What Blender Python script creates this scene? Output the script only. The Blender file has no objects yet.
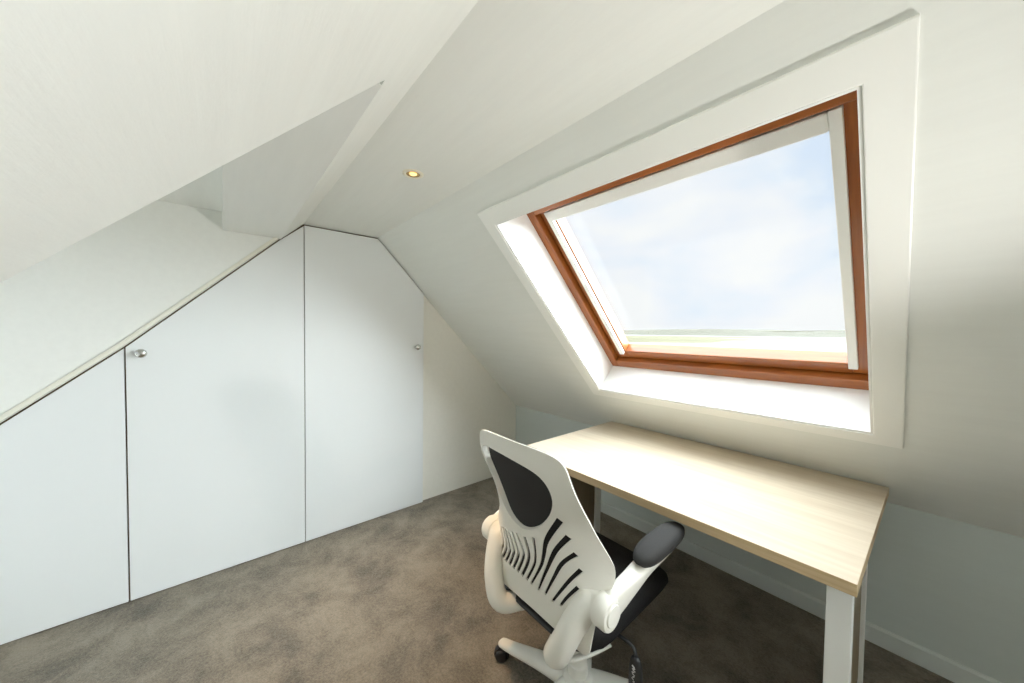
import bpy, bmesh, math, random
from mathutils import Vector, Matrix

random.seed(4)
C = bpy.context.scene.collection
sc = bpy.context.scene
PI = math.pi

# ------------------------------------------------------------------ camera
CAM = Vector((2.6261, -2.3422, 1.45))
cd = bpy.data.cameras.new('camera')
cam = bpy.data.objects.new('camera', cd)
C.objects.link(cam)
_yaw, _pit, _rol = -0.8642, 0.0280, 0.0123
_F = Vector((math.sin(_yaw) * math.cos(_pit), math.cos(_yaw) * math.cos(_pit), -math.sin(_pit)))
_R = Vector((math.cos(_yaw), -math.sin(_yaw), 0))
_U = _R.cross(_F)
_R2 = math.cos(_rol) * _R + math.sin(_rol) * _U
_U2 = -math.sin(_rol) * _R + math.cos(_rol) * _U
_m = Matrix((_R2, _U2, -_F)).transposed().to_4x4()
_m.translation = CAM
cam.matrix_world = _m
cd.sensor_width = 36.0
cd.sensor_fit = 'HORIZONTAL'
cd.lens = 36.0 * 339.73 / 1024.0
cd.clip_start = 0.02
cd.clip_end = 8000
sc.camera = cam

# ------------------------------------------------------------------ view
sc.view_settings.view_transform = 'Standard'
sc.view_settings.look = 'None'
sc.view_settings.gamma = 1.0
sc.view_settings.use_curve_mapping = False
sc.view_settings.exposure = 0.06
sc.cycles.max_bounces = 14
sc.cycles.diffuse_bounces = 10
sc.cycles.transparent_max_bounces = 16
sc.cycles.sample_clamp_indirect = 8.0

# ------------------------------------------------------------------ node helpers
def nd(nt, kind, **inputs):
    n = nt.nodes.new(kind)
    for k_, v in inputs.items():
        key = k_.replace('_', ' ')
        if key in n.inputs:
            n.inputs[key].default_value = v
        else:
            setattr(n, k_, v)
    return n

def math_node(nt, op, a, b=None, clamp=False):
    n = nt.nodes.new('ShaderNodeMath')
    n.operation = op
    n.use_clamp = clamp
    for i, v in enumerate((a, b)):
        if v is None:
            continue
        if isinstance(v, (int, float)):
            n.inputs[i].default_value = v
        else:
            nt.links.new(v, n.inputs[i])
    return n.outputs[0]

def ramp(nt, fac, stops, interp='LINEAR'):
    n = nt.nodes.new('ShaderNodeValToRGB')
    n.color_ramp.interpolation = interp
    el = n.color_ramp.elements
    while len(el) > 1:
        el.remove(el[-1])
    el[0].position, el[0].color = stops[0][0], (*stops[0][1], 1)
    for p_, c_ in stops[1:]:
        e = el.new(p_)
        e.color = (*c_, 1)
    nt.links.new(fac, n.inputs[0])
    return n.outputs[0]

# ------------------------------------------------------------------ sky (world)
w = bpy.data.worlds.new('sky')
sc.world = w
w.use_nodes = True
nt = w.node_tree
nt.nodes.clear()
tc = nt.nodes.new('ShaderNodeTexCoord')
sep = nt.nodes.new('ShaderNodeSeparateXYZ')
nt.links.new(tc.outputs['Generated'], sep.inputs[0])
Zd = sep.outputs[2]
cloud = nd(nt, 'ShaderNodeTexNoise', Scale=2.6, Detail=5.0, Roughness=0.5, Distortion=0.25)
mp = nt.nodes.new('ShaderNodeMapping')
mp.inputs['Scale'].default_value = (1.0, 1.0, 1.7)
mp.inputs['Location'].default_value = (0.35, 0.1, 0.15)
nt.links.new(tc.outputs['Generated'], mp.inputs[0])
nt.links.new(mp.outputs[0], cloud.inputs['Vector'])
lowhaze = math_node(nt, 'SUBTRACT', 1.0, math_node(nt, 'MULTIPLY', math_node(nt, 'ABSOLUTE', Zd), 5.0), clamp=True)
cf = math_node(nt, 'ADD', cloud.outputs[0], math_node(nt, 'MULTIPLY', lowhaze, 0.16))
skycol = ramp(nt, cf, [(0.38, (0.72, 0.82, 0.97)), (0.45, (0.83, 0.89, 0.98)), (0.52, (0.90, 0.92, 0.98)), (0.60, (0.96, 0.96, 0.975))])
# veiled bright sky high overhead
hi = nt.nodes.new('ShaderNodeMapRange')
hi.interpolation_type = 'SMOOTHSTEP'
hi.inputs['From Min'].default_value = 0.56
hi.inputs['From Max'].default_value = 0.92
hi.inputs['To Min'].default_value = 0.0
hi.inputs['To Max'].default_value = 1.0
nt.links.new(Zd, hi.inputs['Value'])
bg = nt.nodes.new('ShaderNodeBackground')
wm = nt.nodes.new('ShaderNodeMix')
wm.data_type = 'RGBA'
wm.inputs[7].default_value = (0.88, 0.95, 1.0, 1)
nt.links.new(skycol, wm.inputs[6])
nt.links.new(wm.outputs[2], bg.inputs['Color'])
# brighter towards the sun's side (+Y), dimmer towards the dormer
side = math_node(nt, 'MAXIMUM', 4.0, math_node(nt, 'ADD', 8.5, math_node(nt, 'MULTIPLY', sep.outputs[1], 11.0)))
# unseen bright sky patch added at +X +Y to light doors and left slope
vd = nt.nodes.new('ShaderNodeVectorMath')
vd.operation = 'DOT_PRODUCT'
vd.inputs[1].default_value = Vector((0.74, 0.60, 0.30)).normalized()
nt.links.new(tc.outputs['Generated'], vd.inputs[0])
ex = nt.nodes.new('ShaderNodeMapRange')
ex.interpolation_type = 'SMOOTHSTEP'
ex.inputs['From Min'].default_value = 0.70
ex.inputs['From Max'].default_value = 0.96
ex.inputs['To Max'].default_value = 27.0
nt.links.new(vd.outputs['Value'], ex.inputs['Value'])
nt.links.new(math_node(nt, 'ADD', hi.outputs[0], math_node(nt, 'MULTIPLY', ex.outputs[0], 0.2), clamp=True), wm.inputs[0])
tot = math_node(nt, 'ADD', math_node(nt, 'ADD', 1.0, ex.outputs[0]), math_node(nt, 'MULTIPLY', hi.outputs[0], side))
nt.links.new(tot, bg.inputs['Strength'])
wo = nt.nodes.new('ShaderNodeOutputWorld')
nt.links.new(bg.outputs[0], wo.inputs['Surface'])
w.cycles.sampling_method = 'MANUAL'
w.cycles.sample_map_resolution = 512

# ------------------------------------------------------------------ materials
def new_mat(name):
    m = bpy.data.materials.new(name)
    m.use_nodes = True
    t = m.node_tree
    b = t.nodes['Principled BSDF']
    return m, t, b

def plain(name, col, rough=0.5, metal=0.0, bump=0.0, bscale=40.0, vary=0.0, coat=0.0, spec=None):
    m, t, b = new_mat(name)
    b.inputs['Base Color'].default_value = (*col, 1)
    b.inputs['Roughness'].default_value = rough
    b.inputs['Metallic'].default_value = metal
    if coat:
        b.inputs['Coat Weight'].default_value = coat
        b.inputs['Coat Roughness'].default_value = 0.12
    if spec is not None:
        b.inputs['Specular IOR Level'].default_value = spec
    co = t.nodes.new('ShaderNodeTexCoord')
    n = nd(t, 'ShaderNodeTexNoise', Scale=bscale, Detail=4.0, Roughness=0.6)
    t.links.new(co.outputs['Object'], n.inputs['Vector'])
    if vary:
        lo = tuple(c * (1 - vary) for c in col)
        hi_ = tuple(min(1, c * (1 + vary)) for c in col)
        t.links.new(ramp(t, n.outputs[0], [(0.3, lo), (0.7, hi_)]), b.inputs['Base Color'])
    if bump:
        bp = nd(t, 'ShaderNodeBump', Strength=bump, Distance=0.01)
        t.links.new(n.outputs[0], bp.inputs['Height'])
        t.links.new(bp.outputs[0], b.inputs['Normal'])
    return m

def plaster(name, col):
    """painted lining paper: faint horizontal brush streaks and a fine grain"""
    m, t, b = new_mat(name)
    b.inputs['Roughness'].default_value = 0.75
    b.inputs['Specular IOR Level'].default_value = 0.2
    co = t.nodes.new('ShaderNodeTexCoord')
    mp = t.nodes.new('ShaderNodeMapping')
    mp.inputs['Scale'].default_value = (2.5, 30.0, 30.0)
    t.links.new(co.outputs['Object'], mp.inputs[0])
    n1 = nd(t, 'ShaderNodeTexNoise', Scale=1.0, Detail=5.0, Roughness=0.6)
    t.links.new(mp.outputs[0], n1.inputs['Vector'])
    n2 = nd(t, 'ShaderNodeTexNoise', Scale=90.0, Detail=3.0, Roughness=0.6)
    t.links.new(co.outputs['Object'], n2.inputs['Vector'])
    t.links.new(ramp(t, n1.outputs[0], [(0.3, tuple(c * 0.97 for c in col)), (0.7, col)]), b.inputs['Base Color'])
    hgt = math_node(t, 'ADD', n1.outputs[0], math_node(t, 'MULTIPLY', n2.outputs[0], 0.45))
    bp = nd(t, 'ShaderNodeBump', Strength=0.16, Distance=0.004)
    t.links.new(hgt, bp.inputs['Height'])
    t.links.new(bp.outputs[0], b.inputs['Normal'])
    return m

def wood(name, dark, light, scale=(1.2, 16, 16), rough=0.45, coat=0.0, bump=0.08, lo=0.3, hi=0.7):
    m, t, b = new_mat(name)
    b.inputs['Roughness'].default_value = rough
    if coat:
        b.inputs['Coat Weight'].default_value = coat
        b.inputs['Coat Roughness'].default_value = 0.15
    co = t.nodes.new('ShaderNodeTexCoord')
    mp = t.nodes.new('ShaderNodeMapping')
    mp.inputs['Scale'].default_value = scale
    t.links.new(co.outputs['Object'], mp.inputs[0])
    n1 = nd(t, 'ShaderNodeTexNoise', Scale=1.6, Detail=7.0, Roughness=0.62, Distortion=0.9)
    t.links.new(mp.outputs[0], n1.inputs['Vector'])
    t.links.new(ramp(t, n1.outputs[0], [(lo, dark), (hi, light)]), b.inputs['Base Color'])
    bp = nd(t, 'ShaderNodeBump', Strength=bump, Distance=0.003)
    t.links.new(n1.outputs[0], bp.inputs['Height'])
    t.links.new(bp.outputs[0], b.inputs['Normal'])
    return m

M = {}
M['wall'] = plaster('wall_paint', (0.84, 0.845, 0.81))
M['slope'] = plaster('slope_paint', (0.83, 0.84, 0.80))
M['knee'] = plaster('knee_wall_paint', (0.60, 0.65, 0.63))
M['gable'] = plaster('gable_paint', (0.88, 0.86, 0.79))
M['trim'] = plain('gloss_white_trim', (0.92, 0.92, 0.88), 0.35, bump=0.03, bscale=20)
M['lining'] = plain('white_lining', (0.93, 0.93, 0.91), 0.4, bump=0.02, bscale=20)
M['door'] = plain('white_melamine', (0.80, 0.82, 0.82), 0.42, bump=0.015, bscale=60)
M['cream_edge'] = plain('cream_edge_strip', (0.78, 0.76, 0.66), 0.5, bump=0.05, bscale=60)
M['brown_gap'] = wood('brown_chipboard', (0.10, 0.065, 0.03), (0.16, 0.10, 0.05), (20, 20, 20), 0.8)
M['win_wood'] = wood('varnished_pine', (0.25, 0.066, 0.011), (0.42, 0.130, 0.022), (1.0, 14, 14), 0.35, coat=0.5)
M['win_wood_side'] = wood('varnished_pine_upright', (0.25, 0.066, 0.011), (0.42, 0.130, 0.022), (14, 1.2, 1.2), 0.35, coat=0.5)
M['blind'] = plain('white_blind_metal', (0.82, 0.82, 0.78), 0.4, bump=0.01)
M['desk_top'] = wood('pale_oak_laminate', (0.52, 0.428, 0.315), (0.63, 0.545, 0.425), (1.0, 13, 13), 0.38, bump=0.03)
M['desk_edge'] = wood('oak_edge_banding', (0.58, 0.43, 0.24), (0.70, 0.54, 0.33), (1.5, 30, 30), 0.5, bump=0.03)
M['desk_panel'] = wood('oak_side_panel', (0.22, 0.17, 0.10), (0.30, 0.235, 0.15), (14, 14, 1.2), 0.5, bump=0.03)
M['desk_leg'] = plain('white_desk_leg', (0.90, 0.91, 0.89), 0.4, bump=0.01)
M['plastic'] = plain('off_white_plastic', (0.76, 0.745, 0.68), 0.38, bump=0.02, bscale=120)
M['black_mesh'] = None
M['fabric'] = plain('black_seat_fabric', (0.016, 0.015, 0.015), 0.9, bump=0.5, bscale=420, vary=0.25, spec=0.2)
M['pad'] = plain('charcoal_arm_pad', (0.026, 0.025, 0.024), 0.85, bump=0.12, bscale=260, vary=0.15)
M['black_plastic'] = plain('black_plastic', (0.015, 0.015, 0.016), 0.45, bump=0.02)
M['mark'] = plain('white_print', (0.6, 0.6, 0.6), 0.6)
M['chrome'] = plain('brushed_nickel', (0.62, 0.62, 0.60), 0.24, metal=1.0, bump=0.01)
M['brass'] = plain('pale_brass_ring', (0.88, 0.83, 0.70), 0.3, metal=0.2, bump=0.01)
M['reflector'] = plain('gold_reflector', (0.75, 0.55, 0.25), 0.25, metal=0.9, bump=0.01)

# fabric mesh with fine horizontal ribs
m, t, b = new_mat('black_back_mesh')
b.inputs['Roughness'].default_value = 0.8
b.inputs['Specular IOR Level'].default_value = 0.3
co = t.nodes.new('ShaderNodeTexCoord')
wv = nd(t, 'ShaderNodeTexWave', Scale=90.0, Distortion=0.6, bands_direction='Z')
t.links.new(co.outputs['Object'], wv.inputs['Vector'])
t.links.new(ramp(t, wv.outputs[0], [(0.2, (0.012, 0.011, 0.011)), (0.9, (0.04, 0.037, 0.035))]), b.inputs['Base Color'])
bp = nd(t, 'ShaderNodeBump', Strength=0.4, Distance=0.002)
t.links.new(wv.outputs[0], bp.inputs['Height'])
t.links.new(bp.outputs[0], b.inputs['Normal'])
M['black_mesh'] = m

# carpet: grey-brown pile with brushed, cloudy patches
m, t, b = new_mat('taupe_carpet')
b.inputs['Roughness'].default_value = 0.95
b.inputs['Specular IOR Level'].default_value = 0.1
b.inputs['Sheen Weight'].default_value = 0.2
co = t.nodes.new('ShaderNodeTexCoord')
n1 = nd(t, 'ShaderNodeTexNoise', Scale=4.5, Detail=9.0, Roughness=0.72, Distortion=0.3)
n2 = nd(t, 'ShaderNodeTexNoise', Scale=95.0, Detail=5.0, Roughness=0.75)
for n in (n1, n2):
    t.links.new(co.outputs['Object'], n.inputs['Vector'])
fac = math_node(t, 'ADD', math_node(t, 'MULTIPLY', n1.outputs[0], 0.62), math_node(t, 'MULTIPLY', n2.outputs[0], 0.38))
t.links.new(ramp(t, fac, [(0.39, (0.120, 0.101, 0.075)), (0.49, (0.228, 0.193, 0.144)), (0.58, (0.325, 0.275, 0.207))]), b.inputs['Base Color'])
bp = nd(t, 'ShaderNodeBump', Strength=1.0, Distance=0.014)
t.links.new(n2.outputs[0], bp.inputs['Height'])
t.links.new(bp.outputs[0], b.inputs['Normal'])
M['carpet'] = m

# window glass
m, t, b = new_mat('window_glass')
t.nodes.remove(b)
tr = t.nodes.new('ShaderNodeBsdfTransparent')
tr.inputs[0].default_value = (0.97, 0.985, 0.98, 1)
gl = nd(t, 'ShaderNodeBsdfGlossy', Roughness=0.01)
lw = nd(t, 'ShaderNodeLayerWeight', Blend=0.5)
mx = t.nodes.new('ShaderNodeMixShader')
t.links.new(math_node(t, 'ADD', 0.012, math_node(t, 'MULTIPLY', math_node(t, 'POWER', lw.outputs['Facing'], 4.0), 0.25)), mx.inputs[0])
t.links.new(tr.outputs[0], mx.inputs[1])
t.links.new(gl.outputs[0], mx.inputs[2])
t.links.new(mx.outputs[0], t.nodes['Material Output'].inputs[0])
M['glass'] = m

# lamp lens
m, t, b = new_mat('lit_lamp_lens')
b.inputs['Base Color'].default_value = (1, 0.85, 0.5, 1)
b.inputs['Emission Color'].default_value = (1.0, 0.72, 0.28, 1)
b.inputs['Emission Strength'].default_value = 1.0
M['lens'] = m

# landscape
m, t, b = new_mat('pale_sand_and_water')
b.inputs['Roughness'].default_value = 0.9
co = t.nodes.new('ShaderNodeTexCoord')
mp = t.nodes.new('ShaderNodeMapping')
mp.inputs['Scale'].default_value = (0.006, 0.03, 1)
t.links.new(co.outputs['Object'], mp.inputs[0])
n1 = nd(t, 'ShaderNodeTexNoise', Scale=1.0, Detail=4.0)
t.links.new(mp.outputs[0], n1.inputs['Vector'])
t.links.new(ramp(t, n1.outputs[0], [(0.35, (0.10, 0.10, 0.09)), (0.55, (0.15, 0.15, 0.14))]), b.inputs['Base Color'])
M['sand'] = m
M['meadow'] = plain('meadow_grass', (0.085, 0.078, 0.034), 0.95, vary=0.3, bscale=0.02)
M['hill'] = plain('hazy_hill', (0.080, 0.076, 0.055), 0.95, vary=0.12, bscale=0.01)

# ------------------------------------------------------------------ mesh helpers
def link(name, me, mat, parent=None, smooth=False, bevel=0.0, seg=2, sub=0):
    me.materials.append(mat)
    o = bpy.data.objects.new(name, me)
    C.objects.link(o)
    if parent is not None:
        o.parent = parent
    if smooth:
        for p_ in me.polygons:
            p_.use_smooth = True
    if bevel:
        md = o.modifiers.new('bevel', 'BEVEL')
        md.width = bevel
        md.segments = seg
        md.limit_method = 'ANGLE'
        md.angle_limit = math.radians(35)
    if sub:
        md = o.modifiers.new('subd', 'SUBSURF')
        md.levels = md.render_levels = sub
    return o

def from_bm(name, bm, mat, parent=None, **kw):
    bmesh.ops.recalc_face_normals(bm, faces=bm.faces)
    me = bpy.data.meshes.new(name)
    bm.to_mesh(me)
    bm.free()
    return link(name, me, mat, parent, **kw)

def sharp(o, deg=40):
    """smooth shading with sharp edges above an angle"""
    me = o.data
    for p_ in me.polygons:
        p_.use_smooth = True
    me.set_sharp_from_angle(angle=math.radians(deg))
    return o

def add_box(bm, lo, hi, f=None):
    vs = [bm.verts.new((f or Vector)((x, y, z))) for x in (lo[0], hi[0]) for y in (lo[1], hi[1]) for z in (lo[2], hi[2])]
    for q in ((0, 1, 3, 2), (4, 6, 7, 5), (0, 4, 5, 1), (2, 3, 7, 6), (0, 2, 6, 4), (1, 5, 7, 3)):
        bm.faces.new([vs[i] for i in q])

def add_prism(bm, pts, dvec):
    """closed polygon pts (Vectors) swept by dvec"""
    a = [bm.verts.new(p_) for p_ in pts]
    b_ = [bm.verts.new(Vector(p_) + Vector(dvec)) for p_ in pts]
    bm.faces.new(a)
    bm.faces.new(b_[::-1])
    n = len(a)
    for i in range(n):
        bm.faces.new((a[i], a[(i + 1) % n], b_[(i + 1) % n], b_[i]))

def grid_slab(bm, us, vs, holes, d0, d1, f):
    """slab over a u x v grid with rectangular holes [(u0,u1,v0,v1)]; f maps (u,v,d) to a point"""
    def solid(i, j):
        if i < 0 or j < 0 or i >= len(us) - 1 or j >= len(vs) - 1:
            return False
        cu, cv = (us[i] + us[i + 1]) / 2, (vs[j] + vs[j + 1]) / 2
        return not any(h[0] < cu < h[1] and h[2] < cv < h[3] for h in holes)
    cache = {}
    def V(i, j, s):
        if (i, j, s) not in cache:
            cache[(i, j, s)] = bm.verts.new(f((us[i], vs[j], d1 if s else d0)))
        return cache[(i, j, s)]
    for i in range(len(us) - 1):
        for j in range(len(vs) - 1):
            if not solid(i, j):
                continue
            bm.faces.new((V(i, j, 0), V(i + 1, j, 0), V(i + 1, j + 1, 0), V(i, j + 1, 0)))
            bm.faces.new((V(i, j, 1), V(i, j + 1, 1), V(i + 1, j + 1, 1), V(i + 1, j, 1)))
            for di, dj, e0, e1 in ((-1, 0, (i, j), (i, j + 1)), (1, 0, (i + 1, j), (i + 1, j + 1)),
                                   (0, -1, (i, j), (i + 1, j)), (0, 1, (i, j + 1), (i + 1, j + 1))):
                if not solid(i + di, j + dj):
                    bm.faces.new((V(*e0, 0), V(*e1, 0), V(*e1, 1), V(*e0, 1)))

def add_ring(bm, o, i, d0, d1, f):
    """rectangular frame: o = outer (x0,x1,v0,v1), i = inner, between depths d0 and d1"""
    def rect(r, d):
        return [bm.verts.new(f((x, v, d))) for x, v in ((r[0], r[2]), (r[1], r[2]), (r[1], r[3]), (r[0], r[3]))]
    A, B, A2, B2 = rect(o, d0), rect(i, d0), rect(o, d1), rect(i, d1)
    for q in range(4):
        n = (q + 1) % 4
        bm.faces.new((A[q], A[n], B[n], B[q]))
        bm.faces.new((A2[q], B2[q], B2[n], A2[n]))
        bm.faces.new((A[q], A2[q], A2[n], A[n]))
        bm.faces.new((B[q], B[n], B2[n], B2[q]))

def lathe(bm, prof, seg=32, mat4=None):
    """profile [(r,z)] about z"""
    mat4 = mat4 or Matrix()
    rings = []
    for r, z in prof:
        if r < 1e-6:
            rings.append([bm.verts.new(mat4 @ Vector((0, 0, z)))])
        else:
            rings.append([bm.verts.new(mat4 @ Vector((r * math.cos(2 * PI * k_ / seg), r * math.sin(2 * PI * k_ / seg), z))) for k_ in range(seg)])
    for a, b_ in zip(rings, rings[1:]):
        for k_ in range(seg):
            n = (k_ + 1) % seg
            if len(a) == 1 and len(b_) > 1:
                bm.faces.new((a[0], b_[n], b_[k_]))
            elif len(b_) == 1 and len(a) > 1:
                bm.faces.new((a[k_], a[n], b_[0]))
            elif len(a) > 1:
                bm.faces.new((a[k_], a[n], b_[n], b_[k_]))
    for r_ in (rings[0], rings[-1]):
        if len(r_) > 1:
            bm.faces.new(r_)

def catmull(pts, n=8):
    out = []
    P = [pts[0]] + list(pts) + [pts[-1]]
    for i in range(1, len(P) - 2):
        p0, p1, p2, p3 = (tuple(P[i + j]) for j in (-1, 0, 1, 2))
        for s in range(n):
            t_ = s / n
            out.append(tuple(0.5 * (2 * b_ + (c - a) * t_ + (2 * a - 5 * b_ + 4 * c - d) * t_ ** 2 + (3 * b_ - a - 3 * c + d) * t_ ** 3)
                             for a, b_, c, d in zip(p0, p1, p2, p3)))
    out.append(tuple(pts[-1]))
    return out

def sweep(bm, pts, seg=16, side=None, power=2.0):
    """tube through pts (x,y,z,ra,rb): ra along 'side', rb across; rounded ends"""
    P = [Vector(p_[:3]) for p_ in pts]
    rings = []
    n = len(P)
    prev = None
    for i in range(n):
        tg = (P[min(i + 1, n - 1)] - P[max(i - 1, 0)]).normalized()
        s = Vector(side) if side is not None else (prev if prev is not None else (Vector((0, 0, 1)) if abs(tg.z) < 0.9 else Vector((1, 0, 0))))
        s = (s - tg * s.dot(tg)).normalized()
        prev = s
        b_ = tg.cross(s)
        ra, rb = pts[i][3], pts[i][4]
        ring = []
        for k_ in range(seg):
            a = 2 * PI * k_ / seg
            ca, sa = math.cos(a), math.sin(a)
            ca = math.copysign(abs(ca) ** (2 / power), ca)
            sa = math.copysign(abs(sa) ** (2 / power), sa)
            ring.append(bm.verts.new(P[i] + s * ca * ra + b_ * sa * rb))
        rings.append(ring)
    for a, b_ in zip(rings, rings[1:]):
        for k_ in range(seg):
            q = (k_ + 1) % seg
            bm.faces.new((a[k_], a[q], b_[q], b_[k_]))
    bm.faces.new(rings[0][::-1])
    bm.faces.new(rings[-1])

def empty(name, loc=(0, 0, 0), rz=0.0, parent=None):
    o = bpy.data.objects.new(name, None)
    o.empty_display_size = 0.1
    C.objects.link(o)
    o.location = loc
    o.rotation_euler = (0, 0, rz)
    if parent is not None:
        o.parent = parent
    return o

def tag(o, label=None, cat=None, group=None, kind=None):
    for k_, v in (('label', label), ('category', cat), ('group', group), ('kind', kind)):
        if v:
            o[k_] = v
    return o

def struct(o, label=None, cat=None):
    return tag(o, label, cat, kind='structure')

# ------------------------------------------------------------------ room dimensions (metres)
KNEE = 0.681                       # knee wall height
A = math.radians(45.56)            # right roof slope
B = math.radians(43.94)            # left roof slope
CEIL = 2.150
Y2, Y3 = -1.4406, -1.9233          # flat ceiling strip between the slopes
XE = 4.9                           # end wall behind the camera
XD = 1.80                          # near side of the dormer recess
YL = -3.46                         # left knee wall / dormer front
UMAX = -Y2 / math.cos(A)
VMAX = (Y3 - YL) / math.cos(B)
def SR(p_):                        # right slope: (x, distance up the slope, depth outwards)
    x, u, d = p_
    return Vector((x, -u * math.cos(A) + d * math.sin(A), KNEE + u * math.sin(A) + d * math.cos(A)))
def SL(p_):                        # left slope: (x, distance down the slope, depth outwards)
    x, v, d = p_
    return Vector((x, Y3 - v * math.cos(B) - d * math.sin(B), CEIL - v * math.sin(B) + d * math.cos(B)))
DEP = 0.24                         # thickness of the roof at the skylight

# ------------------------------------------------------------------ floor and walls
bm = bmesh.new()
add_box(bm, (-0.9, YL - 0.1, -0.1), (XE + 0.1, 0.1, 0.0))
struct(from_bm('floor', bm, M['carpet']), 'taupe grey cut pile carpet across the attic room', 'carpet')

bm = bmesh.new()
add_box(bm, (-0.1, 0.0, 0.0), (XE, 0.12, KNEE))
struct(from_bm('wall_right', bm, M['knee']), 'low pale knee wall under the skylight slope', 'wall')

bm = bmesh.new()
add_box(bm, (XE, YL, 0.0), (XE + 0.1, 0.1, CEIL + 0.3))
struct(from_bm('wall_front', bm, M['wall']), 'plain white end wall opposite the wardrobe', 'wall')

# gable piece right of the wardrobe, set back behind the doors
XG = -0.04
bm = bmesh.new()
ztop = KNEE + 1.062 * math.tan(A)
add_prism(bm, [Vector((XG, 0.02, 0)), Vector((XG, 0.02, KNEE)), Vector((XG, 0, KNEE)), Vector((XG, -1.062, ztop)), Vector((XG, -1.062, 0))], (-0.1, 0, 0))
struct(from_bm('wall_back', bm, M['gable']), 'cream gable wall between wardrobe and knee wall', 'wall')

# right slope with two skylight openings
W1 = (1.255, 2.541, 0.540, 1.838)
W2 = (3.12, 4.55, 0.850, 1.950)  # unseen opening, added to let in more skylight
bm = bmesh.new()
grid_slab(bm, [XG - 0.1, W1[0], W1[1], W2[0], W2[1], XE], [0.0, W1[2], W2[2], W1[3], W2[3], UMAX], [W1, W2], 0.0, DEP, SR)
struct(from_bm('ceiling_right', bm, M['slope']), 'white sloping ceiling around the skylight', 'ceiling')

# flat strip along the ridge
bm = bmesh.new()
add_box(bm, (-0.6, Y3, CEIL), (XE, Y2, CEIL + 0.2))
struct(from_bm('ceiling', bm, M['slope']), 'flat white ceiling strip between the two slopes', 'ceiling')

# left slope: narrow strip along the whole room, then the wide part nearer than the dormer
V0 = 0.178
bm = bmesh.new()
def SLE(p_):                       # the recess edge runs slightly out of square
    x, v, d = p_
    return SL((x + (0.026 - 0.075 * (v - V0) if x == XD else 0.0), v, d))
grid_slab(bm, [-0.6, XD], [0.0, V0], [], 0.0, 0.14, SLE)
struct(from_bm('ceiling_left', bm, M['slope']), 'narrow white sloping strip above the soffit', 'ceiling')
bm = bmesh.new()
grid_slab(bm, [XD, XE], [0.0, V0, VMAX], [], 0.0, 0.14, SLE)
struct(from_bm('ceiling_left', bm, M['slope']), 'white sloping ceiling above the dormer recess edge', 'ceiling')

# dormer recess: dropped soffit, higher ceiling, cheeks and a front wall with a window
ys = SL((0, V0, 0)).y
zs = SL((0, V0, 0)).z
bm = bmesh.new()
add_box(bm, (-0.06, -2.335, zs), (XD, ys + 0.001, CEIL + 0.02))
struct(from_bm('trim_1', bm, M['wall']), 'boxed soffit step inside the dormer recess', 'soffit')
ZD = 2.131
bm = bmesh.new()
add_box(bm, (-0.06, YL - 0.1, ZD), (XD, -2.335, ZD + 0.1))
struct(from_bm('ceiling_dormer', bm, M['wall']), 'small flat ceiling inside the dormer recess', 'ceiling')
bm = bmesh.new()
P_ = [SLE((XD, V0, 0.01)), SLE((XD, VMAX, 0.01)), Vector((XD, YL - 0.1, 0.6)), Vector((XD, YL - 0.1, ZD + 0.1)), Vector((XD, ys, ZD + 0.1))]
add_prism(bm, P_, (0.1, 0, 0))
struct(from_bm('wall_dormer', bm, M['wall']), 'near cheek wall of the dormer recess', 'wall')
# far cheek: the white wall above the wardrobe
LT = [(-1.9233, 2.150), (-2.05, 2.038), (-2.731, 1.352), (-3.10, 1.020), (YL, 0.700)]   # wardrobe top line (y,z)
bm = bmesh.new()
pts = [Vector((-0.004, y, z - 0.004)) for y, z in LT[1:]] + [Vector((-0.004, YL, ZD + 0.05)), Vector((-0.004, -2.03, ZD + 0.05))]
add_prism(bm, pts, (-0.08, 0, 0))
struct(from_bm('wall_left', bm, M['wall']), 'white triangular cheek wall above the wardrobe doors', 'wall')
# left knee wall + dormer front wall with window opening
W3 = (0.18, 1.66, 0.80, 2.02)
bm = bmesh.new()
grid_slab(bm, [-0.9, W3[0], W3[1], XD + 0.1, XE], [0.0, W3[2], W3[3], ZD + 0.05],
          [W3, (XD + 0.1, 99, W3[2], 99)], 0.0, 0.12, lambda p_: Vector((p_[0], YL - p_[2], p_[1])))
struct(from_bm('wall_outer', bm, M['wall']), 'low white wall with the dormer window', 'wall')

# skirting board on the knee wall
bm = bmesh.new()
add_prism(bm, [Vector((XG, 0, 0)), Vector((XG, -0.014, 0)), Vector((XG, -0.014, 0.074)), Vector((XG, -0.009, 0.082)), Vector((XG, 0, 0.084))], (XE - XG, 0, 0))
struct(from_bm('baseboard_right', bm, plain('skirting_paint', (0.64, 0.68, 0.66), 0.45, bump=0.02)), 'low painted skirting board along the knee wall', 'skirting board')

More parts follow.
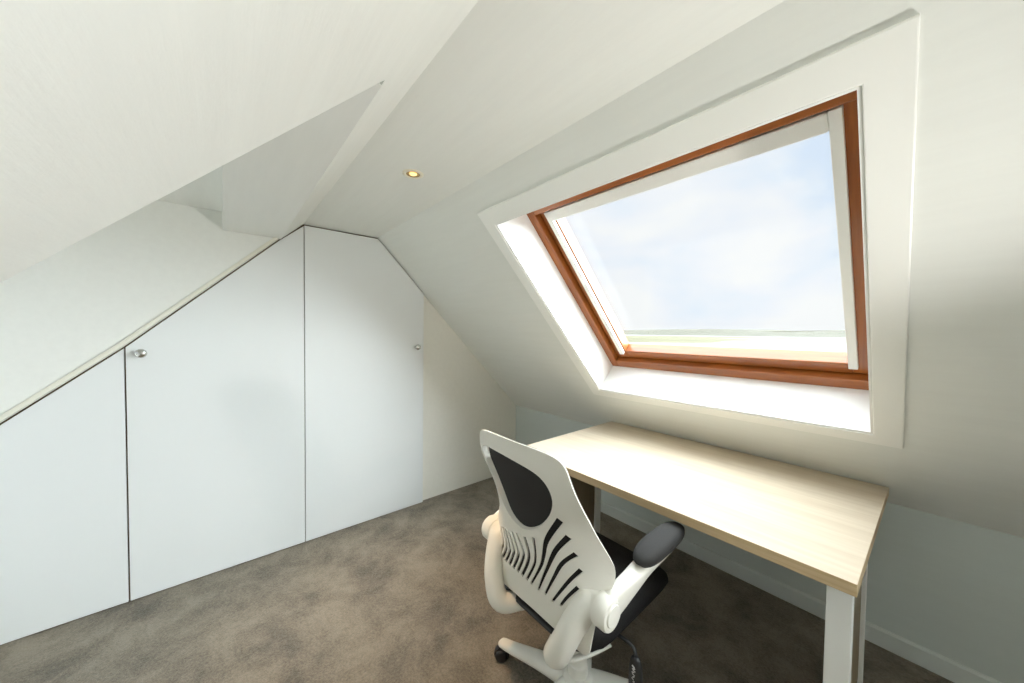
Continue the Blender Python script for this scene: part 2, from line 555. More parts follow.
# ------------------------------------------------------------------ skylights
def skylight(name, Wr, label, main):
    root = empty(name, SR(((Wr[0] + Wr[1]) / 2, Wr[2], 0)))
    struct(root, label, 'window')
    inv = Matrix.Translation(-root.location)
    f = lambda p_: inv @ SR(p_)
    x0, x1, u0, u1 = Wr
    ri = 0.05 if main else 0.0       # the right frame stile runs on behind the lining
    bm = bmesh.new()
    add_ring(bm, (x0 - 0.075, x1 + 0.080, u0 - 0.063, u1 + 0.085), (x0 - 0.002, x1 + 0.002, u0 - 0.002, u1 + 0.002), -0.010, 0.004, f)
    from_bm('architrave', bm, M['trim'], root, bevel=0.003)
    # white lining of the reveal
    bm = bmesh.new()
    e = 0.006
    add_ring(bm, (x0, x1, u0, u1), (x0 + e, x1 - e, u0 + e, u1 - e), -0.004, DEP - 0.02, f)
    from_bm('lining', bm, M['lining'], root)
    # outer wooden frame: four members
    fr = empty('window_frame', parent=root)
    d0, d1 = DEP - 0.03, DEP + 0.10
    fw = 0.055
    xo0, xo1, uo0, uo1 = x0 + 0.0, x1 + ri, u0 + 0.004, u1 + 0.02
    tr_ = 0.118 if main else 0.06
    def member(nm, a0, a1, b0, b1, da, db, mat, par, bev=0.004):
        bm = bmesh.new()
        add_box(bm, (a0, b0, da), (a1, b1, db), f)
        return from_bm(nm, bm, mat, par, bevel=bev)
    root_f = fr
    member('stile', xo0, xo0 + fw, uo0, uo1, d0, d1, M['win_wood_side'], root_f)
    member('stile', xo1 - fw, xo1, uo0, uo1, d0, d1, M['win_wood_side'], root_f)
    member('rail', xo0 + fw, xo1 - fw, uo0, uo0 + 0.062, d0, d1, M['win_wood'], root_f)
    member('rail', xo0 + fw, xo1 - fw, uo1 - tr_, uo1, d0, d1, M['win_wood'], root_f)
    # sash inside it, a shadow gap between
    sh = empty('sash', parent=root)
    g = 0.006
    sx0, sx1, su0, su1 = xo0 + fw + g, xo1 - fw - g, uo0 + 0.062 + g, uo1 - tr_ - g
    sw, sw2 = 0.080, (0.060 if main else 0.080)
    s0, s1 = DEP + 0.004, DEP + 0.075
    member('stile', sx0, sx0 + sw, su0, su1, s0, s1, M['win_wood_side'], sh)
    member('stile', sx1 - sw2, sx1, su0, su1, s0, s1, M['win_wood_side'], sh)
    member('rail', sx0 + sw, sx1 - sw2, su0, su0 + 0.06, s0, s1, M['win_wood'], sh)
    member('rail', sx0 + sw, sx1 - sw2, su1 - 0.05, su1, s0, s1, M['win_wood'], sh)
    # seal behind frame and sash so no daylight slips between
    bm = bmesh.new()
    add_ring(bm, (xo0 - 0.03, xo1 + 0.03, uo0 - 0.03, uo1 + 0.03), (sx0 + 0.02, sx1 - 0.02, su0 + 0.02, su1 - 0.02), DEP + 0.07, DEP + 0.09, f)
    from_bm('flashing', bm, M['black_plastic'], root)
    # white blind: side rails and head cassette
    bx0, bx1 = sx0 + 0.043, sx1 - 0.004
    bx1 = sx1 - 0.043 if not main else x1 - 0.053
    member('blind_rail', bx0, bx0 + 0.030, su0 + 0.048, su1 - 0.002, s0 - 0.022, s0 + 0.001, M['blind'], root, 0.003)
    member('blind_rail', bx1 - 0.030, bx1, su0 + 0.048, su1 - 0.002, s0 - 0.022, s0 + 0.001, M['blind'], root, 0.003)
    member('blind_cassette', bx0 + 0.030, bx1 - 0.030, su1 - 0.058, su1 - 0.002, s0 - 0.026, s0 + 0.001, M['blind'], root, 0.006)
    bm = bmesh.new()
    add_box(bm, (sx0 + sw - 0.01, su0 + 0.05, s0 + 0.05), (sx1 - sw2 + 0.01, su1 - 0.04, s0 + 0.062), f)
    from_bm('glass_pane', bm, M['glass'], root)
    return root
skylight('window_1', W1, 'orange-brown timber skylight above the desk looking out to sky', True)
skylight('window_added', W2, 'unseen timber skylight added along the same slope for more light', False)  # added out of view to brighten the room and left slope

# dormer window
root = struct(empty('window_3', (0.92, YL, W3[2])), 'white dormer window in the recess', 'window')
inv3 = Matrix.Translation(-root.location)
f3 = lambda p_: inv3 @ Vector((p_[0], YL - p_[2], p_[1]))
bm = bmesh.new()
add_ring(bm, W3, (W3[0] + 0.06, W3[1] - 0.06, W3[2] + 0.06, W3[3] - 0.06), 0.03, 0.10, f3)
add_box(bm, (0.89, W3[2] + 0.06, 0.03), (0.95, W3[3] - 0.06, 0.10), f3)
from_bm('window_frame', bm, M['trim'], root, bevel=0.003)
bm = bmesh.new()
add_box(bm, (W3[0] + 0.05, W3[2] + 0.05, 0.06), (W3[1] - 0.05, W3[3] - 0.05, 0.07), f3)
from_bm('glass_pane', bm, M['glass'], root)
bm = bmesh.new()
add_box(bm, (W3[0] - 0.04, W3[2] - 0.03, -0.10), (W3[1] + 0.04, W3[2], 0.03), f3)
from_bm('window_sill', bm, M['trim'], root, bevel=0.004)

# ------------------------------------------------------------------ landscape far below
bm = bmesh.new()
bmesh.ops.create_grid(bm, x_segments=60, y_segments=60, size=4500)
for v in bm.verts:
    v.co.z = -6.5
struct(from_bm('ground', bm, M['sand']), 'pale sand and water flats far below the skylight', 'ground')

def blob(name, mat, label, cat, c, ax, ay, h, seed, ang):
    """a low irregular mound"""
    rnd = random.Random(seed)
    bm = bmesh.new()
    ph = [rnd.uniform(0, 6.28) for _ in range(6)]
    rings = []
    for r in (1.0, 0.75, 0.5, 0.25):
        ring = []
        for k_ in range(72):
            a = 2 * PI * k_ / 72
            q = r * (1 + 0.10 * math.sin(3 * a + ph[0]) + 0.06 * math.sin(7 * a + ph[1]))
            x, y = ax * q * math.cos(a), ay * q * math.sin(a)
            z = h * (1 - r) * (1 + 0.25 * math.sin(5 * a + ph[2]))
            ring.append(bm.verts.new((x, y, z)))
        rings.append(ring)
    for a, b_ in zip(rings, rings[1:]):
        for k_ in range(72):
            bm.faces.new((a[k_], a[(k_ + 1) % 72], b_[(k_ + 1) % 72], b_[k_]))
    bm.faces.new(rings[-1])
    o = from_bm(name, bm, mat, smooth=True)
    o.location = (c[0], c[1], -6.48)
    o.rotation_euler = (0, 0, ang)
    return struct(o, label, cat)
def gp(px, dist):
    d = _F + (px - 512) / 339.73 * _R2
    d.z = 0
    d.normalize()
    return CAM.x + d.x * dist, CAM.y + d.y * dist
def gang(px):
    d = _F + (px - 512) / 339.73 * _R2
    return math.atan2(d.y, d.x) - PI / 2
blob('meadow', M['meadow'], 'green meadow on the horizon seen at the left of the skylight', 'meadow', gp(625, 760), 190, 450, 2.0, 3, gang(625))
blob('meadow', M['meadow'], 'thin green strip of meadow reaching across the flats', 'meadow', gp(730, 1100), 480, 170, 2.0, 8, gang(730))
blob('hills', M['hill'], 'long hazy low hills along the horizon', 'hills', gp(770, 2600), 2300, 300, 46, 11, gang(770))

# ------------------------------------------------------------------ fitted wardrobe
wd = empty('fitted_wardrobe', (0, -2.2, 0))
tag(wd, 'white fitted wardrobe with sloping-topped doors filling the gable wall', 'wardrobe')
def L_at(y):
    if y > Y2:
        return CEIL - (y - Y2) * math.tan(A)
    if y >= Y3:
        return CEIL
    for (ya, za), (yb_, zb) in zip(LT, LT[1:]):
        if yb_ <= y <= ya:
            return za + (zb - za) * (y - ya) / (yb_ - ya)
    return LT[-1][1]
def profile(y0, y1, gap):
    """door outline from y0 (left) to y1 (right) under the ceiling line"""
    knots = [y for y in (LT[2][0], LT[3][0], LT[1][0], Y3, Y2) if y0 + 0.01 < y < y1 - 0.01]
    ys_ = sorted([y0, y1] + knots)
    top = []
    for y in ys_:
        dz = gap * (1.0 if Y3 <= y <= Y2 else 1.35)
        top.append((y, L_at(y) - dz))
    return [(y0, 0.008)] + top + [(y1, 0.008)]
D = [(-3.44, -2.729), (-2.722, -1.9255), (-1.9205, -1.068)]
knob_at = {1: (-2.664, 1.315), 2: (-1.134, 1.317)}
for i, (y0, y1) in enumerate(D):
    bm = bmesh.new()
    add_prism(bm, [Vector((0, y + 2.2, z)) for y, z in profile(y0, y1, 0.011)], (-0.019, 0, 0))
    dr = from_bm('door', bm, M['door'], wd, bevel=0.0015)
    if i in knob_at:
        ky, kz = knob_at[i]
        bm = bmesh.new()
        rot = Matrix.Translation((0, ky + 2.2, kz)) @ Matrix.Rotation(PI / 2, 4, 'Y')
        lathe(bm, [(r * 1.45, z * 1.3) for r, z in [(0.0, 0.0), (0.0085, 0.0), (0.0075, 0.006), (0.006, 0.012), (0.0065, 0.018), (0.012, 0.022), (0.0155, 0.027), (0.016, 0.031), (0.0135, 0.036), (0.007, 0.039), (0.0, 0.040)]], 28, rot)
        k_ = from_bm('knob', bm, M['chrome'], dr, smooth=True)
        tag(k_, 'round brushed metal knob')
# carcass behind the doors, its brown edge showing in the gaps
bm = bmesh.new()
add_prism(bm, [Vector((-0.021, y + 2.2, z)) for y, z in profile(-3.44, -1.072, 0.001)], (-0.016, 0, 0))
add_box(bm, (-0.6, 1.106, 0.0), (-0.037, 1.124, ztop - 0.05))
from_bm('carcass', bm, M['brown_gap'], wd)
# cream strip along the sloping top
bm = bmesh.new()
for (ya, za), (yb_, zb) in zip(LT[1:], LT[2:-1] + [(-3.42, 0.735)]):
    tdir = Vector((0, yb_ - ya, zb - za)).normalized()
    nrm = Vector((0, tdir.z, -tdir.y))
    if nrm.z < 0:
        nrm = -nrm
    a, b_ = Vector((0, ya + 2.2, za)), Vector((0, yb_ + 2.2, zb))
    s = nrm * 0.020
    lo = nrm * -0.001
    vs = [a + lo, b_ + lo, b_ + s, a + s]
    add_prism(bm, [v + Vector((0.010, 0, 0)) for v in vs], (-0.02, 0, 0))
tag(from_bm('top_trim', bm, M['cream_edge'], wd, bevel=0.002), 'cream edging strip along the sloping top')

# ------------------------------------------------------------------ downlights
def downlight(x, y, label, power):
    r = empty('downlight', (x, y, CEIL))
    tag(r, label, 'ceiling light')
    bm = bmesh.new()
    lathe(bm, [(0.030, 0.002), (0.030, -0.004), (0.040, -0.006), (0.046, -0.002), (0.046, 0.002)], 40)
    tag(from_bm('trim_ring', bm, M['brass'], r, smooth=True), 'pale metal trim ring')
    bm = bmesh.new()
    lathe(bm, [(0.0, 0.0015), (0.030, 0.001), (0.030, -0.003), (0.024, -0.001), (0.0, -0.0005)], 32)
    from_bm('reflector', bm, M['reflector'], r, smooth=True)
    bm = bmesh.new()
    lathe(bm, [(0.0, -0.001), (0.017, -0.0012), (0.015, -0.004), (0.0, -0.006)], 24)
    tag(from_bm('bulb_lens', bm, M['lens'], r, smooth=True), 'glowing warm lamp lens')
    ld = bpy.data.lights.new('downlight_beam', 'SPOT')
    ld.energy = power
    ld.color = (1.0, 0.66, 0.38)
    ld.spot_size = math.radians(66)
    ld.spot_blend = 1.0
    ld.shadow_soft_size = 0.03
    lo_ = bpy.data.objects.new('downlight_beam', ld)
    C.objects.link(lo_)
    lo_.parent = r
    lo_.location = (0, 0, -0.02)
    return r
downlight(1.166, -1.688, 'round recessed spotlight glowing in the flat ceiling strip', 85)
downlight(3.10, -1.688, 'unseen recessed spotlight added along the ceiling strip for extra brightness', 20)  # added beyond the view to lift the room's brightness

# ------------------------------------------------------------------ fill lamp added out of view to brighten the left slope
fl = empty('fill_lamp', (3.25, -1.05, 0))
tag(fl, 'slim white fill lamp added out of view to brighten the opposite slope', 'fill lamp')
bm = bmesh.new()
lathe(bm, [(0.0, 0.0), (0.13, 0.0), (0.13, 0.012), (0.02, 0.03), (0.0, 0.03)], 40)
sharp(from_bm('base', bm, M['desk_leg'], fl), 35)
bm = bmesh.new()
lathe(bm, [(0.0, 0.03), (0.011, 0.03), (0.011, 0.99), (0.0, 0.99)], 20)
sharp(from_bm('pole', bm, M['desk_leg'], fl), 35)
aim = Vector((-1.25, -1.35, 0.72)).normalized()
head = Matrix.Translation((0, 0, 1.02)) @ aim.to_track_quat('Z', 'Y').to_matrix().to_4x4()
bm = bmesh.new()
lathe(bm, [(0.0, -0.06), (0.03, -0.06), (0.055, -0.02), (0.075, 0.06), (0.072, 0.06), (0.052, -0.016), (0.028, -0.054), (0.0, -0.054)], 40, head)
sharp(from_bm('lamp_shade', bm, M['desk_leg'], fl), 35)
ld = bpy.data.lights.new('fill_lamp_light', 'SPOT')
ld.energy = 62
ld.color = (1.0, 0.985, 0.95)
ld.spot_size = math.radians(140)
ld.spot_blend = 1.0
ld.shadow_soft_size = 0.05
lo_ = bpy.data.objects.new('fill_lamp_light', ld)
C.objects.link(lo_)
lo_.parent = fl
lo_.location = Vector((0, 0, 1.02)) + aim * 0.062
lo_.rotation_euler = aim.to_track_quat('-Z', 'Y').to_euler()

# ------------------------------------------------------------------ desk
DX0, DX1, DY0, DY1, DZ, DT = 1.178, 2.567, -1.055, -0.110, 0.785, 0.036
desk = empty('desk', ((DX0 + DX1) / 2, (DY0 + DY1) / 2, 0))
tag(desk, 'pale oak-topped desk with white legs below the skylight', 'desk')
off = Vector(desk.location)
def dbox(name, lo, hi, mat, bev=0.002, par=desk):
    bm = bmesh.new()
    add_box(bm, Vector(lo) - off, Vector(hi) - off)
    return from_bm(name, bm, mat, par, bevel=bev)
top = dbox('tabletop', (DX0, DY0, DZ - DT), (DX1, DY1, DZ), M['desk_top'], 0.0015)
top.data.materials.append(M['desk_edge'])
for v in top.data.vertices:            # the right-hand edge runs a touch out of square
    if v.co.x > 0:
        v.co.x += -0.013 if v.co.y < 0 else 0.018
for p_ in top.data.polygons:
    if abs(p_.normal.z) < 0.5:
        p_.material_index = 1
zu = DZ - DT
for (xa, xb) in ((DX0 + 0.055, DX0 + 0.110), (DX1 - 0.079, DX1 - 0.024)):
    dbox('leg', (xa, DY0 + 0.055, 0), (xb, DY0 + 0.110, zu), M['desk_leg'])
    dbox('leg', (xa, DY1 - 0.330, 0), (xb, DY1 - 0.275, zu), M['desk_leg'])
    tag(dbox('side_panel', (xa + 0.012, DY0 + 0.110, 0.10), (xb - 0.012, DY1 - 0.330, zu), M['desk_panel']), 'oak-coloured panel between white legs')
dbox('rear_rail', (DX0 + 0.110, DY1 - 0.322, zu - 0.07), (DX1 - 0.079, DY1 - 0.30, zu), M['desk_leg'])

# ------------------------------------------------------------------ swivel chair
CX, CY = 1.765, -1.27
chair = empty('swivel_chair', (CX, CY, 0))
tag(chair, 'white-framed swivel office chair with black mesh back at the desk', 'office chair')

def smooth01(a, b_, x):
    x = min(1, max(0, (x - a) / (b_ - a)))
    return x * x * (3 - 2 * x)
def yback(u, z):
    k_ = 1.5 * smooth01(0.44, 0.73, z) * (1 - 0.68 * smooth01(0.76, 1.03, z))
    return -0.235 - (z - 0.5) * 0.18 + k_ * min(abs(u), 0.33) ** 2

def sheet(name, outer, holes, mat, parent, yoff, thick, step=0.018):
    """flat outline (u,z) with holes, cut on a grid, bent onto the curved back and given thickness"""
    cu = bpy.data.curves.new('outline', 'CURVE')
    cu.dimensions = '2D'
    cu.fill_mode = 'BOTH'
    for loop in [outer] + holes:
        sp = cu.splines.new('POLY')
        sp.points.add(len(loop) - 1)
        for q, (u, z) in zip(sp.points, loop):
            q.co = (u, z, 0, 1)
        sp.use_cyclic_u = True
    co_ = bpy.data.objects.new('outline', cu)
    C.objects.link(co_)
    bpy.context.view_layer.update()
    me = bpy.data.meshes.new_from_object(co_.evaluated_get(bpy.context.evaluated_depsgraph_get()))
    bpy.data.objects.remove(co_)
    bm = bmesh.new()
    bm.from_mesh(me)
    bpy.data.meshes.remove(me)
    bmesh.ops.remove_doubles(bm, verts=bm.verts, dist=1e-5)
    us = [v.co.x for v in bm.verts]
    zs_ = [v.co.y for v in bm.verts]
    x = min(us) + step
    while x < max(us):
        bmesh.ops.bisect_plane(bm, geom=bm.verts[:] + bm.edges[:] + bm.faces[:], dist=1e-6, plane_co=(x, 0, 0), plane_no=(1, 0, 0))
        x += step
    y = min(zs_) + step
    while y < max(zs_):
        bmesh.ops.bisect_plane(bm, geom=bm.verts[:] + bm.edges[:] + bm.faces[:], dist=1e-6, plane_co=(0, y, 0), plane_no=(0, 1, 0))
        y += step
    # front copy
    bm.normal_update()
    if sum(f_.normal.z * f_.calc_area() for f_ in bm.faces) > 0:
        bmesh.ops.reverse_faces(bm, faces=bm.faces[:])
    boundary = [e for e in bm.edges if len(e.link_faces) == 1]
    vmap = {}
    old_faces = bm.faces[:]
    old_verts = bm.verts[:]
    flat = {v: (v.co.x, v.co.y) for v in old_verts}
    for v in old_verts:
        u, z = flat[v]
        du = (yback(u + 1e-3, z) - yback(u - 1e-3, z)) / 2e-3
        dz = (yback(u, z + 1e-3) - yback(u, z - 1e-3)) / 2e-3
        nrm = Vector((-du, 1, -dz)).normalized()
        base = Vector((u, yback(u, z), z))
        yo = yoff(u, z) if callable(yoff) else yoff
        vmap[v] = bm.verts.new(base + nrm * (yo + thick))
        v.co = base + nrm * yo
    for f_ in old_faces:
        bm.faces.new([vmap[v] for v in reversed(f_.verts)])
    for e in boundary:
        a, b_ = e.verts
        bm.faces.new((a, b_, vmap[b_], vmap[a]))
    o = from_bm(name, bm, mat, parent)
    return sharp(o, 38)

def resample(pts, n=10, closed=False):
    P = list(pts)
    if closed:
        P = [P[-1]] + P + [P[0], P[1]]
        out = []
        for i in range(1, len(P) - 2):
            p0, p1, p2, p3 = P[i - 1], P[i], P[i + 1], P[i + 2]
            for s in range(n):
                t_ = s / n
                out.append(tuple(0.5 * (2 * b_ + (c - a) * t_ + (2 * a - 5 * b_ + 4 * c - d) * t_ ** 2 + (3 * b_ - a - 3 * c + d) * t_ ** 3)
                                 for a, b_, c, d in zip(p0, p1, p2, p3)))
        return out
    return catmull(P, n)

half = [(0.0, 1.086), (0.10, 1.085), (0.165, 1.080), (0.202, 1.068), (0.222, 1.038), (0.234, 0.980), (0.246, 0.905), (0.260, 0.810), (0.282, 0.740), (0.289, 0.705), (0.286, 0.665), (0.272, 0.622), (0.262, 0.570), (0.257, 0.510), (0.252, 0.472), (0.238, 0.452), (0.210, 0.446), (0.10, 0.448), (0.0, 0.450)]
outer = half + [(-u, z) for u, z in half[-2:0:-1]]
outer = resample(outer, 5, True)
hh = [(0.0, 1.016), (0.09, 1.004), (0.132, 0.982), (0.150, 0.945), (0.145, 0.900), (0.118, 0.848), (0.070, 0.795), (0.0, 0.768)]
hl = [(-0.10, 1.020), (-0.198, 1.014), (-0.217, 0.980), (-0.202, 0.908), (-0.160, 0.842), (-0.090, 0.788)]
hole = hh + hl[::-1]
hole = resample(hole, 6, True)

def slot(pts, w0, w1):
    """tapered slot along a polyline of (u,z): w0 wide at its foot, w1 at its top"""
    P = catmull(pts, 6)
    n = len(P)
    left, right = [], []
    for i, p_ in enumerate(P):
        q0, q1 = P[max(0, i - 1)], P[min(n - 1, i + 1)]
        dx, dz = q1[0] - q0[0], q1[1] - q0[1]
        l = math.hypot(dx, dz) or 1
        wd_ = (w0 + (w1 - w0) * i / (n - 1)) / 2
        left.append((p_[0] - dz / l * wd_, p_[1] + dx / l * wd_))
        right.append((p_[0] + dz / l * wd_, p_[1] - dx / l * wd_))
    return left + right[::-1]
S = [
    ([(0.140, 0.552), (0.166, 0.595), (0.197, 0.638)], 0.007, 0.013),
    ([(0.108, 0.548), (0.143, 0.605), (0.174, 0.655), (0.204, 0.696)], 0.007, 0.015),
    ([(0.078, 0.555), (0.114, 0.630), (0.148, 0.698), (0.193, 0.747)], 0.007, 0.017),
    ([(0.047, 0.554), (0.090, 0.648), (0.130, 0.736), (0.179, 0.804)], 0.007, 0.020),
    ([(0.013, 0.556), (0.068, 0.652), (0.085, 0.700), (0.105, 0.768), (0.163, 0.860)], 0.007, 0.021),
    ([(-0.010, 0.559), (0.036, 0.636), (0.052, 0.686), (0.053, 0.755)], 0.009, 0.010),
    ([(-0.037, 0.558), (0.008, 0.635), (0.022, 0.684), (0.010, 0.738)], 0.012, 0.013),
    ([(-0.063, 0.558), (-0.021, 0.630), (-0.008, 0.673), (-0.036, 0.728)], 0.012, 0.013),
    ([(-0.090, 0.556), (-0.051, 0.620), (-0.040, 0.660), (-0.070, 0.715)], 0.012, 0.013),
    ([(-0.117, 0.553), (-0.082, 0.612), (-0.071, 0.648), (-0.102, 0.702)], 0.012, 0.013),
    ([(-0.144, 0.551), (-0.112, 0.602), (-0.102, 0.636), (-0.134, 0.690)], 0.012, 0.013),
    ([(-0.170, 0.549), (-0.142, 0.594), (-0.133, 0.626), (-0.165, 0.676)], 0.012, 0.013),
    ([(-0.196, 0.548), (-0.172, 0.588), (-0.165, 0.616), (-0.195, 0.660)], 0.012, 0.013),
]
slots = [slot(*s) for s in S]
fr_ = sheet('backrest_frame', outer, [hole] + slots, M['plastic'], chair, 0.0, 0.006)
# turned-in lip round the opening
def grow(loop, d):
    out = []
    n = len(loop)
    for i, p_ in enumerate(loop):
        a, b_ = loop[i - 1], loop[(i + 1) % n]
        tx, tz = b_[0] - a[0], b_[1] - a[1]
        l = math.hypot(tx, tz) or 1
        out.append((p_[0] - tz / l * d, p_[1] + tx / l * d))
    return out
tag(sheet('opening_lip', grow(hole, 0.008), [hole], M['plastic'], fr_, 0.004, 0.017), 'deep rim round the mesh opening')
inn = [(u * (0.955 - 0.10 * smooth01(0.8, 1.05, z)), 0.77 + (z - 0.77) * 0.955) for u, z in outer]
sheet('backrest_mesh', inn, [], M['black_mesh'], chair, lambda u, z: 0.0075 + 0.013 * smooth01(0.70, 0.83, z), 0.008, 0.025)

# seat cushion
def cushion(name, x0, x1, y0, y1, z0, z1, mat, parent, crown=0.012, p=5.0):
    bm = bmesh.new()
    cx, cy, rx, ry = (x0 + x1) / 2, (y0 + y1) / 2, (x1 - x0) / 2, (y1 - y0) / 2
    prof = [(0.0, 0.0), (0.80, 0.0), (0.94, 0.06), (0.985, 0.25), (1.0, 0.5), (0.985, 0.74), (0.945, 0.90), (0.86, 0.98), (0.6, 1.03), (0.3, 1.0), (0.0, 0.98)]
    rings = []
    for r, h in prof:
        if r == 0:
            rings.append([bm.verts.new((cx, cy, z0 + (z1 - z0) * h))])
            continue
        ring = []
        for k_ in range(64):
            a = 2 * PI * k_ / 64
            ca, sa = math.cos(a), math.sin(a)
            q = (abs(ca) ** p + abs(sa) ** p) ** (-1 / p)
            y = cy + ry * r * q * sa
            drop = 0.03 * max(0, (y - (y1 - 0.14)) / 0.14) ** 2 if h > 0.4 else 0    # waterfall front
            ring.append(bm.verts.new((cx + rx * r * q * ca, y, z0 + (z1 - z0) * h - drop)))
        rings.append(ring)
    for a, b_ in zip(rings, rings[1:]):
        for k_ in range(64):
            n = (k_ + 1) % 64
            if len(a) == 1:
                bm.faces.new((a[0], b_[n], b_[k_]))
            elif len(b_) == 1:
                bm.faces.new((a[k_], a[n], b_[0]))
            else:
                bm.faces.new((a[k_], a[n], b_[n], b_[k_]))
    return from_bm(name, bm, mat, parent, smooth=True)
cushion('seat_cushion', -0.258, 0.264, -0.215, 0.342, 0.425, 0.500, M['fabric'], chair, p=8.0)
cushion('seat_shell', -0.240, 0.236, -0.222, 0.270, 0.402, 0.428, M['black_plastic'], chair)

# yoke: from under the seat out to both sides, then the arm pivots
bm = bmesh.new()
yk = [(0.0, -0.04, 0.385, 0.024, 0.024), (0.090, -0.165, 0.392, 0.028, 0.032), (0.143, -0.254, 0.404, 0.037, 0.042), (0.180, -0.262, 0.475, 0.036, 0.042), (0.206, -0.240, 0.545, 0.037, 0.042), (0.226, -0.208, 0.595, 0.040, 0.042), (0.240, -0.188, 0.603, 0.040, 0.040)]
def mirror(P):
    return [(-p_[0],) + tuple(p_[1:]) for p_ in P]
for P in (yk, mirror(yk)):
    sweep(bm, catmull(P, 7), 20)
yoke = sharp(from_bm('back_yoke', bm, M['plastic'], chair), 60)

for s in (1, -1):
    arm = empty('armrest', (0, 0, 0), parent=chair)
    bm = bmesh.new()
    ax = Matrix.Translation((s * 0.208, -0.188, 0.602)) @ Matrix.Rotation(s * PI / 2, 4, 'Y')
    lathe(bm, [(0.0, 0.0), (0.042, 0.0), (0.044, 0.05), (0.044, 0.052), (0.048, 0.053), (0.0495, 0.058), (0.0495, 0.092), (0.046, 0.099), (0.037, 0.101), (0.036, 0.0985), (0.033, 0.0985), (0.031, 0.104), (0.0, 0.105)], 36, ax)
    sharp(from_bm('pivot', bm, M['plastic'], arm), 35)
    bm = bmesh.new()
    P = [(s * 0.284, -0.190, 0.602, 0.044, 0.022), (s * 0.288, -0.135, 0.622, 0.042, 0.024), (s * 0.296, -0.07, 0.648, 0.030, 0.027), (s * 0.302, 0.00, 0.672, 0.018, 0.031), (s * 0.305, 0.10, 0.686, 0.013, 0.034), (s * 0.305, 0.20, 0.692, 0.010, 0.032), (s * 0.305, 0.262, 0.698, 0.007, 0.022)]
    sweep(bm, catmull(P, 6), 20, side=(0, 0, 1), power=3.2)
    sharp(from_bm('arm_blade', bm, M['plastic'], arm), 50)
    bm = bmesh.new()
    P = []
    for i in range(19):
        t_ = i / 18
        e = max(0.02, (1 - abs(2 * t_ - 1) ** 4.2)) ** 0.5
        P.append((s * 0.305, -0.050 + 0.315 * t_, 0.701 + 0.010 * t_ + 0.004 * math.sin(PI * t_), 0.029 * e, (0.045 - 0.004 * abs(2 * t_ - 1)) * e))
    sweep(bm, P, 28, side=(0, 0, 1), power=2.6)
    sharp(from_bm('arm_pad', bm, M['pad'], arm), 60)
    tag(arm.children[-1], 'soft charcoal arm pad')

# mechanism and levers
bm = bmesh.new()
add_box(bm, (-0.03, -0.15, 0.345), (0.13, 0.10, 0.402))
from_bm('tilt_mechanism', bm, M['black_plastic'], chair, bevel=0.012, seg=3)
bm = bmesh.new()
P = [(0.110, -0.17, 0.360, 0.007, 0.008), (0.150, -0.190, 0.352, 0.007, 0.010), (0.188, -0.130, 0.364, 0.006, 0.012), (0.222, -0.065, 0.380, 0.004, 0.009)]
sweep(bm, catmull(P, 6), 16, side=(0, 0, 1), power=3)
tag(sharp(from_bm('tilt_lever', bm, M['plastic'], chair), 50), 'flat white lever under the seat')
lev = empty('height_lever', (0, 0, 0), parent=chair)
bm = bmesh.new()
P = [(0.10, -0.045, 0.388, 0.006, 0.006), (0.20, -0.045, 0.406, 0.006, 0.006), (0.245, -0.041, 0.409, 0.006, 0.006), (0.285, -0.034, 0.402, 0.006, 0.006), (0.300, -0.038, 0.388, 0.006, 0.006), (0.305, -0.042, 0.365, 0.007, 0.007)]
sweep(bm, catmull(P, 6), 12)
sharp(from_bm('rod', bm, M['black_plastic'], lev), 60)
bm = bmesh.new()
P = [(0.304, -0.042, 0.382, 0.007, 0.009), (0.304, -0.042, 0.374, 0.011, 0.016), (0.305, -0.043, 0.345, 0.013, 0.022), (0.306, -0.044, 0.29, 0.013, 0.023), (0.306, -0.044, 0.262, 0.011, 0.019), (0.306, -0.044, 0.255, 0.006, 0.010)]
sweep(bm, catmull(P, 6), 20, side=(0, 1, 0), power=2.6)
grip = sharp(from_bm('grip', bm, M['black_plastic'], lev), 60)
# scribbled white print on the grip
bm = bmesh.new()
for (a0, z0, a1, z1) in ((-0.004, 0.326, 0.002, 0.322), (0.003, 0.320, -0.003, 0.315), (-0.002, 0.313, 0.004, 0.311), (0.001, 0.307, -0.004, 0.303),
                         (-0.003, 0.300, 0.003, 0.297), (0.002, 0.294, -0.002, 0.288), (-0.004, 0.285, 0.001, 0.281), (0.003, 0.278, -0.001, 0.273)):
    a, b_ = Vector((0.305 + a0 * 1.5, -0.0572, z0 + 0.034)), Vector((0.305 + a1 * 1.5, -0.0572, z1 + 0.034))
    dv = (b_ - a).normalized() * 0.0016
    pv = Vector((-dv.z, 0, dv.x))
    add_prism(bm, [a - pv, b_ - pv, b_ + pv, a + pv], (0, 0.002, 0))
tag(from_bm('print', bm, M['mark'], grip), 'white printed marks on the black grip')

# gas lift
bm = bmesh.new()
lathe(bm, [(0.0, 0.12), (0.037, 0.12), (0.037, 0.21), (0.032, 0.215), (0.030, 0.29), (0.022, 0.295), (0.022, 0.36), (0.0, 0.36)], 28, Matrix.Translation((0.083, -0.060, 0)))
sharp(from_bm('gas_lift', bm, M['plastic'], chair), 35)

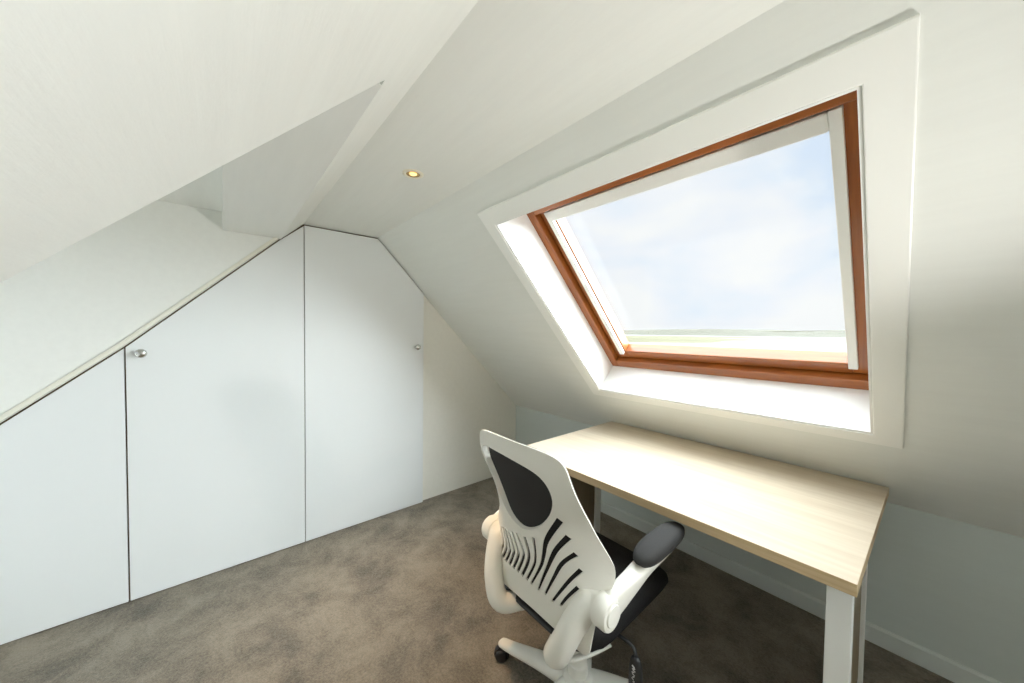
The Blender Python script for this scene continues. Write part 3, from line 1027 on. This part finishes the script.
# five-star base with casters
BX, BY = 0.083, -0.060
bm = bmesh.new()
lathe(bm, [(0.0, 0.07), (0.040, 0.07), (0.056, 0.09), (0.060, 0.135), (0.054, 0.160), (0.042, 0.170), (0.0, 0.170)], 32, Matrix.Translation((BX, BY, 0)))
angs = [math.radians(192 + 72 * i) for i in range(5)]
for a in angs:
    d = Vector((math.cos(a), math.sin(a), 0))
    n = Vector((-d.y, d.x, 0))
    o0 = Vector((BX, BY, 0))
    P = [(0.03, 0.128, 0.032, 0.044), (0.08, 0.126, 0.028, 0.042), (0.18, 0.108, 0.022, 0.034), (0.30, 0.081, 0.016, 0.026), (0.365, 0.070, 0.012, 0.022), (0.380, 0.067, 0.006, 0.012)]
    pts = [tuple(o0 + d * r + Vector((0, 0, z))) + (ra, rb) for r, z, ra, rb in P]
    sweep(bm, catmull(pts, 4), 16, side=(0, 0, 1), power=3.0)
sharp(from_bm('star_base', bm, M['plastic'], chair), 50)
for i, a in enumerate(angs):
    d = Vector((math.cos(a), math.sin(a), 0))
    cst = empty('caster', (BX + d.x * 0.355, BY + d.y * 0.355, 0), a + 0.5, parent=chair)
    bm = bmesh.new()
    lathe(bm, [(0.0, 0.030), (0.008, 0.030), (0.008, 0.062), (0.0, 0.062)], 12)
    for k_ in range(1):
        P = []
        for j in range(9):
            t_ = -0.15 + 1.3 * j / 8
            P.append((0.031 * math.cos(PI * t_) + 0.012, 0, 0.028 + 0.030 * math.sin(PI * t_), 0.012, 0.003))
        sweep(bm, P, 8, side=(0, 1, 0), power=3)
    sharp(from_bm('hood', bm, M['black_plastic'], cst), 50)
    for s in (-1, 1):
        bm = bmesh.new()
        mt = Matrix.Translation((0.012, s * 0.0145, 0.026)) @ Matrix.Rotation(PI / 2, 4, 'X')
        lathe(bm, [(0.0, -0.0095), (0.015, -0.0095), (0.023, -0.008), (0.026, -0.004), (0.026, 0.004), (0.023, 0.008), (0.015, 0.0095), (0.0, 0.0095)], 28, mt)
        sharp(from_bm('wheel', bm, M['black_plastic'], cst), 50)
